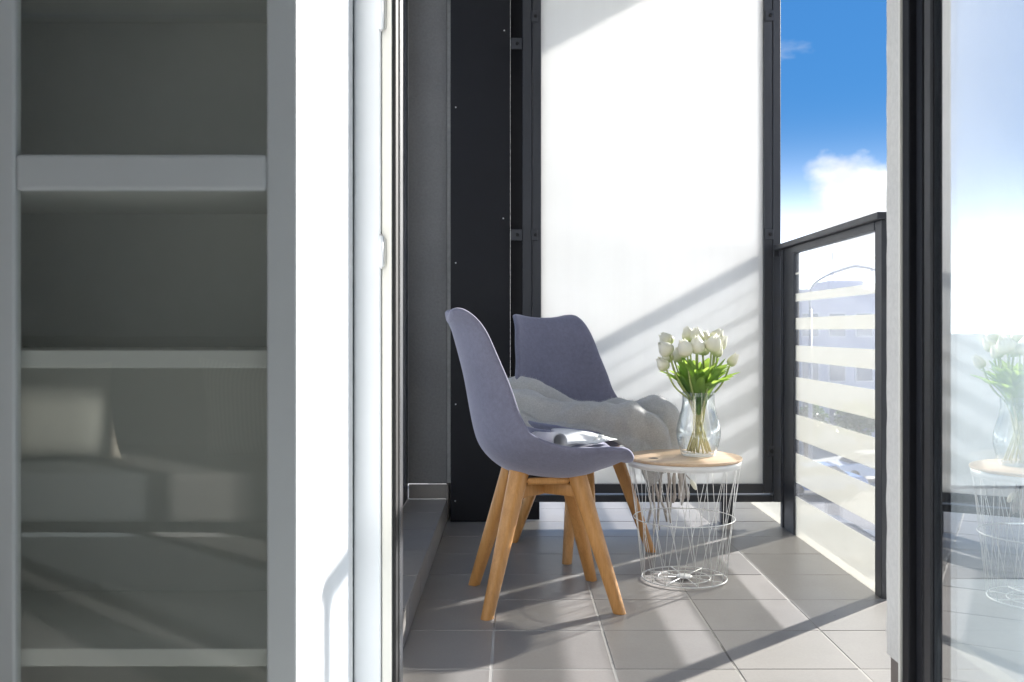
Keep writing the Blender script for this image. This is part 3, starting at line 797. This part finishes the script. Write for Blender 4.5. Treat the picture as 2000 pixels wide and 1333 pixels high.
for i in range(nr_):
    r = []
    for j in range(nc_):
        p = cols[j][i]; f = i / (nr_ - 1); g = j / (nc_ - 1)
        du = cols[j][min(i + 1, nr_ - 1)] - cols[j][max(i - 1, 0)]; dv = cols[min(j + 1, nc_ - 1)][i] - cols[max(j - 1, 0)][i]
        nn = du.cross(dv).normalized()
        if nn.z + .3 * nn.x < 0: nn = -nn
        n1 = mnoise.noise(Vector((p.x * 7, p.y * 7, p.z * 5 + 2))); n2 = mnoise.noise(Vector((p.x * 26 + 5, p.y * 26, p.z * 20)))
        n3 = mnoise.noise(Vector((p.x * 90, p.y * 90, p.z * 90)))
        edge = min(1, 6 * min(g, 1 - g) + .15)
        k1 = g - .30 + .10 * math.sin(f * 4.5 + .6) + .05 * n1
        k2 = g - .66 + .10 * math.sin(f * 5.5 + 2.2) + .05 * n1
        roll = .026 * math.exp(-(k1 / .13) ** 2) - .022 * math.exp(-((k1 - .19) / .055) ** 2) + .030 * math.exp(-(k2 / .13) ** 2) - .018 * math.exp(-((k2 - .17) / .05) ** 2)
        cross = .012 * math.exp(-((f - .42 - .25 * g) / .05) ** 2) - .010 * math.exp(-((f - .50 - .25 * g) / .04) ** 2) + .010 * math.exp(-((f - .72 + .2 * g) / .05) ** 2)
        wr = .0045 * (1 - abs(mnoise.noise(Vector((g * 9 + 1.5 * n1, f * 4, 7.7))))) ** 4 + .0035 * (1 - abs(mnoise.noise(Vector((g * 5 - f * 8, f * 9 + g * 6, 3.3))))) ** 5
        q = p + nn * ((roll + cross) * edge + wr * 1.3 - .012 + .006 * n1 + .005 * n2 * edge + .0014 * n3)
        p2 = ch(q.x - max(0, q.x - .18) * .16, q.y, q.z - .010 - .022 * math.exp(-(f / .22) ** 2))
        if i in (0, nr_ - 1) or j in (0, nc_ - 1): p2 = p2 + Vector((.003 * mnoise.noise(p * 200), .003 * mnoise.noise(p * 170), .004 * mnoise.noise(p * 150)))
        r.append(p2)
    grid.append(r)
bm = bmesh.new(); add_grid(bm, grid)
o = from_bm('cloth', bm, M['throw'], throw, True)
md = o.modifiers.new('thick', 'SOLIDIFY'); md.thickness = .012; md.offset = 0
ss = o.modifiers.new('smooth', 'SUBSURF'); ss.levels = 1; ss.render_levels = 1
# fuzz on the cloth
bm = bmesh.new(); rr = random.Random(11)
for k in range(18000):
    i = rr.randrange(1, nr_ - 1); j = rr.randrange(1, nc_ - 1)
    p = grid[i][j]; du = grid[i + 1][j] - grid[i - 1][j]; dv = grid[i][j + 1] - grid[i][j - 1]
    n = du.cross(dv)
    if n.length < 1e-9: continue
    n.normalize()
    if n.z < 0: n = -n
    q = p + du * rr.uniform(-.5, .5) + dv * rr.uniform(-.5, .5) + n * .006
    dr = (n * rr.uniform(.2, 1) + Vector((rr.gauss(0, .6), rr.gauss(0, .6), rr.gauss(0, .5)))).normalized()
    ln = rr.uniform(.004, .013); s1, s2 = frame_of(dr)
    w = .00032
    a = bm.verts.new(q + s1 * w); b = bm.verts.new(q - s1 * w); c = bm.verts.new(q + dr * ln)
    bm.faces.new((a, b, c))
o = from_bm('wool_fuzz', bm, M['throw'], throw); o['kind'] = 'stuff'
# fringe along the hanging end and the right edge
bm = bmesh.new()
def strand(p, ln, sway, r0):
    pts = []; ph = rr.uniform(0, 6); q = Vector(p)
    for k in range(8):
        f = k / 7
        pts.append(q + Vector((sway.x * f * f + .004 * math.sin(ph + f * 7), sway.y * f * f + .003 * math.cos(ph + f * 6), -ln * f)))
    add_tube(bm, pts, [r0 * (1 + .35 * math.sin(ph + k * 1.9)) * (1 - .35 * (k == 7)) for k in range(8)], 6)
for k in range(17):
    j = int((k + .5) / 17 * (nc_ - 1)); p = grid[nr_ - 1][j]
    strand(p + Vector((0, 0, .004)), rr.uniform(.12, .20), Vector((rr.gauss(.006, .010), rr.gauss(-.004, .006), 0)), rr.uniform(.0036, .0066))
for k in range(34):
    i = int(nr_ * .64 + k / 34 * nr_ * .35); p = grid[i][0]
    strand(p, rr.uniform(.035, .07), Vector((.008 + rr.gauss(0, .006), rr.gauss(.004, .006), 0)), .0014)
o = from_bm('fringe', bm, M['fringe'], throw, True); o['kind'] = 'stuff'
p = P(1330, 905, 3.43)
bm = bmesh.new(); add_tube(bm, catmull([p, P(1338, 925, 3.41), P(1349, 938, 3.39)], 8), .002, 8); from_bm('tassel_cord', bm, M['fringe'], throw, True)
bm = bmesh.new(); add_tube(bm, [P(1348, 937, 3.39), P(1350, 940, 3.39), P(1354, 946, 3.385), P(1358, 953, 3.38), P(1360, 957, 3.38)], [.0025, .006, .0085, .0075, .003], 12)
from_bm('tassel', bm, M['petal'], throw, True)

# ------------------------------------------------------------------ wire basket table
TX, TY, TZ = .573, 3.162, .410
tb = thing('basket_table', 'round wire basket side table with light wood lid', 'side table', (TX, TY, 0))
bm = bmesh.new()
add_lathe(bm, [(0, TZ - .011), (.186, TZ - .011), (.1885, TZ - .0095), (.1895, TZ - .006), (.1885, TZ - .0022), (.1855, TZ - .0006), (0, TZ - .0006)], 72)
lid = from_bm('wood_lid', bm, M['top_wood'], tb); smooth_angle(lid, 30); lid.rotation_euler = (0, 0, R(18))
hx, hy = P(1276, 887, 3.105).x - TX, 3.105 - TY
hole = lathe('finger_hole', M['black_gasket'], [(0, .0002), (.015, .0002), (.0165, 0)], tb, 28); hole.location = (hx, hy, TZ - .0005)
rim = lathe('lid_rim', M['table_white'], [(.184, TZ - .0115), (.1865, TZ - .012), (.1845, TZ - .030), (.1815, TZ - .030), (.1815, TZ - .0115)], tb, 72, closed=True)
def ring(r, z, w, name):
    return tube(name, M['table_white'], [(r * math.cos(2 * math.pi * k / 64), r * math.sin(2 * math.pi * k / 64), z) for k in range(64)], w, 8, tb, True)
RT, RB = .1825, .1395
ring(RT, TZ - .030, .0022, 'top_ring'); ring(.1665, .205, .0017, 'middle_ring'); ring(RB, .0065, .0024, 'base_ring')
NW = 17
wire_a = {}
for k in range(NW):
    a = 2 * math.pi * (k + .32) / NW
    for sgn in (-26, 16.35):
        b = a + R(sgn)
        tube('wire', M['table_white'], [(RT * math.cos(a), RT * math.sin(a), TZ - .029), (RB * math.cos(b), RB * math.sin(b), .0065)], .00102, 6, tb)
lathe('hub', M['table_white'], [(0, .0125), (.024, .0125), (.027, .010), (.027, .006), (0, .006)], tb, 32)
for k in range(8):
    a = 2 * math.pi * (k + .2) / 8
    tube('spoke', M['table_white'], [(.024 * math.cos(a), .024 * math.sin(a), .0085), (RB * math.cos(a), RB * math.sin(a), .0075)], .0019, 6, tb)
ring(.085, .0065, .0016, 'inner_ring')

# ------------------------------------------------------------------ glass vase
VX, VY, VZ = P(1364, 0, 3.175).x, 3.175, TZ
prof_o = [(0, 0), (.050, 0), (.0565, .004), (.060, .012), (.068, .040), (.0735, .068), (.0725, .092), (.066, .122), (.057, .152), (.0535, .176), (.0530, .196), (.0545, .212)]
prof_i = [(.0527, .2125), (.0510, .196), (.0512, .176), (.0545, .152), (.0635, .122), (.070, .092), (.071, .068), (.0655, .040), (.0575, .016), (.050, .010), (0, .009)]
def sm_prof(p, n): return [(max(0, v.x), v.y) for v in catmull([(a, b, 0) for a, b in p], n)]
vase = lathe('vase', M['vase_glass'], sm_prof(prof_o, 40) + sm_prof(prof_i, 40), None, 56)
vase.location = (VX, VY, VZ); tag(vase, 'clear bellied glass vase full of tulip stems', 'vase')

# ------------------------------------------------------------------ tulips
def bloom_mesh(w, h, seed):
    r_ = random.Random(seed); bm = bmesh.new()
    for layer in range(2):
        for k in range(3):
            a0 = 2 * math.pi * (k + .5 * layer) / 3 + r_.uniform(-.12, .12)
            rows = []
            ofs = .0 if layer == 0 else .0014
            tip = r_.uniform(.94, 1.02); lean = r_.uniform(-.002, .004)
            for i in range(10):
                f = i / 9; row = []
                rad = (w / 2) * (math.sin(min(1, f * 1.02 + .03) ** .62 * math.pi * .955) ** .75) + .0012
                if f > .8: rad += lean * (f - .8) * 5
                half = R(68) * (1 - max(0, (f - .55) / .47) ** 2.2)
                for j in range(7):
                    g = -1 + 2 * j / 6; a = a0 + g * max(half, R(5))
                    rr2 = rad + ofs - .0012 * abs(g) ** 2 + .0006 * r_.uniform(-1, 1)
                    row.append((rr2 * math.cos(a), rr2 * math.sin(a), h * tip * (f - .06 * f * abs(g) ** 2 * (f > .5))))
                rows.append(row)
            add_grid(bm, rows)
    bmesh.ops.recalc_face_normals(bm, faces=bm.faces)
    me = bpy.data.meshes.new('bloom'); bm.to_mesh(me); bm.free()
    for p in me.polygons: p.use_smooth = True
    me.materials.append(M['petal']); return me
def leaf_obj(pts, wmax, side_v, parent, seed):
    r_ = random.Random(seed); ctr = catmull(pts, 14); rows = []
    for i, c in enumerate(ctr):
        f = i / 13; d = (ctr[min(i + 1, 13)] - ctr[max(i - 1, 0)]).normalized()
        s = (side_v - d * side_v.dot(d)).normalized(); n = d.cross(s)
        w = wmax * (math.sin(math.pi * min(1, f * .93 + .07) ** .9) ** .8) * (1 if f < .97 else .35)
        rows.append([c + s * (w * g) + n * (w * .42 * g * g + .0015 * math.sin(f * 9 + seed)) for g in (-1, -.55, 0, .55, 1)])
    bm = bmesh.new(); add_grid(bm, rows); return from_bm('leaf', bm, M['leaf'], parent, True)
heads = [  # photo px, depth, width px, height px, label
    (1300, 662, 3.22, 23, 27, 'white tulip at the upper left, above another bloom'),
    (1298, 680, 3.12, 26, 29, 'full white tulip on the left, in front of the leftmost stems'),
    (1303, 695, 3.20, 22, 25, 'greenish white tulip half hidden under the left blooms'),
    (1293, 710, 3.13, 20, 27, 'slim white tulip drooping lowest on the left'),
    (1337, 678, 3.09, 26, 33, 'big white tulip front left of the middle on a bare stem'),
    (1325, 692, 3.19, 24, 27, 'pale tulip tucked behind the front left bloom'),
    (1344, 652, 3.22, 22, 27, 'cream tulip topmost left of the middle'),
    (1360, 653, 3.20, 24, 27, 'white tulip topmost in the middle of the bunch'),
    (1361, 673, 3.10, 27, 32, 'largest white tulip at the front in the middle'),
    (1376, 659, 3.24, 20, 27, 'pale tulip just behind the topmost middle bloom'),
    (1374, 678, 3.18, 22, 29, 'cream tulip low behind the front middle bloom'),
    (1395, 669, 3.10, 27, 34, 'big white tulip at the front right'),
    (1402, 655, 3.22, 24, 27, 'white tulip topmost on the right'),
    (1410, 669, 3.20, 20, 29, 'pale tulip at the right edge behind the big one'),
    (1402, 683, 3.16, 20, 25, 'small white tulip under the right-hand blooms'),
    (1433, 702, 3.15, 15, 26, 'slender closed tulip bud leaning far right'),
]
r5 = random.Random(21)
for i, (px, py, yy, w, h, lab) in enumerate(heads):
    hc = P(px, py, yy); wm, hm = w * yy / F * 1.08, h * yy / F * 1.12
    rad = Vector((hc.x - VX, hc.y - VY, 0))
    t = thing('tulip', lab, 'tulip', (VX, VY, VZ), 0, 'white tulips in the glass vase')
    ti = Matrix.Translation(-Vector((VX, VY, VZ)))
    ang = math.atan2(rad.y, rad.x)
    neck = Vector((VX, VY, VZ + .185)) + Vector((math.cos(ang), math.sin(ang), 0)) * r5.uniform(.010, .036)
    foot_a = ang + math.pi + r5.uniform(-1.1, 1.1); fr_ = r5.uniform(.022, .053)
    foot = Vector((VX + fr_ * math.cos(foot_a), VY + fr_ * math.sin(foot_a), VZ + .012))
    low = foot.lerp(neck, .5)
    hb = hc - Vector((0, 0, hm * .5))
    axis = Vector((rad.x * 1.6, rad.y * 1.2, .20)).normalized()
    if i == 3: axis = Vector((-.55, 0, .75)).normalized()
    if i == 15: axis = Vector((.55, -.05, .8)).normalized()
    hb = hc - axis * hm * .5
    st = catmull([neck, neck.lerp(hb, .5) + Vector((rad.x * .10, rad.y * .10, -.006)), hb + axis * .004], 12)
    o = tube('stem', M['stem'], st, .0031, 8, None); pr(o, t, ti)
    o = tube('stem_foot', M['stem_low'], catmull([foot, low + Vector((r5.gauss(0, .003), r5.gauss(0, .003), 0)), neck], 10), .0030, 8, None); pr(o, t, ti)
    b = mesh_obj('bloom', bloom_mesh(wm, hm, i), None, None); b.location = hb
    b.rotation_euler = axis.to_track_quat('Z', 'Y').to_euler(); pr(b, t, ti)
    for q in range(4):
        la = ang + r5.uniform(-.75, .75) if q == 0 else r5.uniform(0, 2 * math.pi)
        dv = Vector((math.cos(la), math.sin(la), 0))
        reach = r5.uniform(.045, .098) if q < 2 else r5.uniform(.02, .06)
        ht = r5.uniform(.065, .135) - reach * .40
        p0 = Vector((VX, VY, VZ + r5.uniform(.135, .175))) + dv * .012
        p1 = Vector((VX, VY, VZ + .215)) + dv * r5.uniform(.032, .045)
        p2 = p1 + dv * reach * .55 + Vector((0, 0, ht * .65)); p3 = p1 + dv * reach * 1.12 + Vector((0, 0, ht))
        sv = Vector((-dv.y, dv.x, 0)) + dv * r5.uniform(-.35, .35)
        o = leaf_obj([p0, p1, p2, p3], r5.uniform(.014, .0235), sv, None, i * 7 + q); pr(o, t, ti)
# slim leaves reaching out at the far right and far left, on the outermost tulips
# ------------------------------------------------------------------ the city below
GZ = -7.0
def asphalt(name, a, b):
    t = MT(name); geo = t.add('ShaderNodeNewGeometry').outputs['Position']
    c = t.mix(.5, t.ramp(t.noise(.08, 6, .6, geo), [(.3, a), (.7, b)]), t.ramp(t.noise(3, 6, .7, geo), [(.3, a), (.7, b)]))
    return t.done(t.principled(c, .85, 0, .3))
g = box('ground', asphalt('town_ground', (.23, .235, .225), (.33, .33, .315)), -1500, 1500, -60, 3000, GZ - .5, GZ); tag(g, kind='structure')
rd = box('road', asphalt('road_asphalt', (.07, .07, .075), (.10, .10, .105)), -150, 200, 30, 47, GZ + .004, GZ + .02); tag(rd, kind='structure')
pv = box('pavement', asphalt('pavement_slabs', (.30, .29, .28), (.38, .37, .35)), -150, 200, 47.2, 51, GZ + .004, GZ + .14); tag(pv, kind='structure')
mk = bmesh.new()
for k in range(40): add_box(mk, -40 + k * 5, -37.5 + k * 5, 38.4, 38.55, GZ + .0205, GZ + .0245)
mk = from_bm('lane_marking', mk, simple('road_paint', (.75, .75, .72), .7), rd)

bcol = simple('pale_render', (.48, .485, .55), .85, 0, .2, .06, .4)
bwin = simple('dim_window', (.10, .12, .17), .15, 0, .6, .2, .6)
bld = thing('office_building', 'long pale lavender building across the street behind railing glass', 'building', (20, 72, GZ))
bi = Matrix.Translation(-Vector(bld.location))
pr(box('wall', bcol, 8, 27.6, 66, 80, GZ, 3.35), bld, bi)
pr(box('parapet', bcol, 7.9, 27.7, 65.9, 80.1, 3.351, 3.75), bld, bi)
ph = pr(box('roof_block', bcol, 23.4, 25.9, 70, 74, 3.752, 4.55), bld, bi)
pr(tube('antenna', M['aluminium'], [(24.0, 71, 4.55), (24.0, 71, 7.3)], .05, 6), bld, bi)
for row, (z0, z1) in enumerate(((-6.2, -3.9), (-2.7, -1.1), (.4, 2.1))):
    for k in range(10):
        x = 8.8 + k * 1.88
        w = pr(box('window', simple('window_frame_white', (.6, .6, .63), .5) if (row, k) == (0, 0) else bpy.data.materials['window_frame_white'], x, x + 1.25, 65.93, 65.999, z0, z1), bld, bi)
        pr(box('glazing', bwin, x + .08, x + 1.17, 65.91, 65.929, z0 + .08, z1 - .08), w, bi)
lamp = thing('street_lamp', 'tall curved grey street lamp beyond the railing', 'street lamp', (15.7, 50, GZ))
li = Matrix.Translation(-Vector(lamp.location))
lcol = simple('galvanised', (.30, .31, .35), .5, .3)
arc = catmull([(15.7, 50, 2.0), (15.75, 50, 3.1), (16.6, 50, 3.75), (17.9, 50, 4.2), (18.4, 50, 4.2), (19.0, 50, 4.1)], 24)
pr(tube('mast', lcol, [(15.7, 50, GZ), (15.7, 50, 2.0)], [.12, .08], 10), lamp, li)
pr(tube('arm', lcol, arc, .065, 8), lamp, li)
pr(box('lamp_head', lcol, 18.9, 19.6, 49.85, 50.15, 3.98, 4.12, None, .03, 2), lamp, li)

def car(label, loc, rz, col, rough=.3):
    t = thing('parked_car', label, 'car', loc, rz, 'cars parked along the street')
    paint = simple('car_paint', col, rough, .1, .6, .02)
    dark = bpy.data.materials.get('car_glass') or simple('car_glass', (.03, .04, .05), .08, 0, .7)
    prof = [(-2.1, .35), (-2.15, .62), (-2.05, .86), (-1.35, .95), (-.55, 1.02), (.6, 1.02), (1.35, .98), (1.95, .92), (2.12, .7), (2.1, .35)]
    def loft(prof_, hw, name, m, inset):
        bm = bmesh.new(); rows = []
        for s in (-1, -.96, .96, 1):
            k = 1 if abs(s) < 1 else inset
            rows.append([(x * (1 if k == 1 else .985), s * hw, .35 + (z - .35) * k) for x, z in prof_])
        vv = add_grid(bm, rows)
        bm.faces.new(vv[0]); bm.faces.new(vv[-1])
        for a, b in zip(vv, vv[1:]): bm.faces.new((a[0], a[-1], b[-1], b[0]))
        o = from_bm(name, bm, m, t); smooth_angle(o, 35); return o
    loft(prof, .86, 'body', paint, .93)
    cabp = [(-1.45, .96), (-.75, 1.40), (-.2, 1.47), (.6, 1.45), (1.25, 1.02)]
    bm = bmesh.new(); rows = []
    for s in (-1, 1): rows.append([(x, s * (.78 - (z - .96) * .28), z) for x, z in cabp])
    vv = add_grid(bm, rows); bm.faces.new(vv[0]); bm.faces.new(vv[1]); bm.faces.new((vv[0][0], vv[0][-1], vv[1][-1], vv[1][0]))
    from_bm('windows', bm, dark, t)
    bm = bmesh.new(); add_grid(bm, [[(x, s * (.79 - (z - .96) * .28), z + .012) for x, z in cabp[1:4]] for s in (-1, 1)])
    o = from_bm('roof', bm, paint, t); mdd = o.modifiers.new('thick', 'SOLIDIFY'); mdd.thickness = .04
    for wx_ in (-1.3, 1.3):
        for s in (-1, 1):
            bm = bmesh.new(); add_lathe(bm, [(0, -.1), (.2, -.1), (.31, -.09), (.32, 0), (.31, .09), (.2, .1), (0, .1)], 18)
            bmesh.ops.rotate(bm, verts=bm.verts, cent=(0, 0, 0), matrix=Matrix.Rotation(R(90), 3, 'X'))
            w = from_bm('wheel', bm, M['black_gasket'], t, True); w.location = (wx_, s * .8, .32)
    for s in (-.6, .6):
        box('headlight', M['aluminium'], 2.03, 2.135, s - .16, s + .16, .66, .76, t)
    return t
car('blue parked car seen through the lower railing gap', (14.6, 45.4, GZ + .02), R(4), (.10, .22, .46))
car('white parked car on the right in the lower railing gap', (18.6, 49.0, GZ + .14), R(2), (.75, .75, .78))
car('silver parked car at the left end of the row', (9.6, 45.6, GZ + .02), R(3), (.45, .47, .5))
car('dark grey parked car nearest to the balcony', (10.6, 32.2, GZ + .02), R(181), (.12, .13, .15))

tl_ = leaf_mat('tree_leaf', (.05, .085, .035), (.085, .13, .05), (.10, .18, .04), .3)
bark = simple('bark', (.12, .09, .07), .9, 0, .1, .2, 8)
def tree(label, x, y, h, seed):
    t = thing('street_tree', label, 'tree', (x, y, GZ), 0, 'trees along the street'); r_ = random.Random(seed)
    bm = bmesh.new(); add_tube(bm, [(0, 0, 0), (.05, .02, h * .25), (0, .05, h * .5), (.05, 0, h * .8)], [.16, .13, .1, .03], 8)
    for k in range(6):
        a = r_.uniform(0, 6.28); z = h * r_.uniform(.3, .6)
        add_tube(bm, [(0, 0, z), (math.cos(a) * h * .15, math.sin(a) * h * .15, z + h * .14), (math.cos(a) * h * .28, math.sin(a) * h * .28, z + h * .2)], [.06, .04, .015], 6)
    from_bm('trunk', bm, bark, t, True)
    bm = bmesh.new(); cl = [(r_.gauss(0, h * .15), r_.gauss(0, h * .15), h * r_.uniform(.42, .95), h * r_.uniform(.10, .17)) for _ in range(16)]
    for k in range(2600):
        cx_, cy_, cz, rr_ = cl[k % 16]; d = Vector((r_.gauss(0, 1), r_.gauss(0, 1), r_.gauss(0, 1))).normalized() * rr_ * r_.uniform(.5, 1.1)
        p = Vector((cx_, cy_, cz)) + d; s1, s2 = frame_of(Vector((r_.gauss(0, 1), r_.gauss(0, 1), r_.gauss(0, 1)))); q = r_.uniform(.07, .14)
        vs4 = [bm.verts.new(p + s1 * q), bm.verts.new(p + s2 * q * .6), bm.verts.new(p - s1 * q), bm.verts.new(p - s2 * q * .6)]
        bm.faces.new(vs4)
    from_bm('crown', bm, tl_, t)
    return t
tree('leafy street tree beside the left end of the pale building', 13.5, 55, 3.8, 1)
tree('low street tree in front of the middle of the building', 17.3, 56, 3.3, 2)
tree('broad street tree before the right part of the building', 20.3, 55.5, 3.6, 3)
tree('rightmost street tree in front of the pale building', 23.2, 56, 4.0, 4)
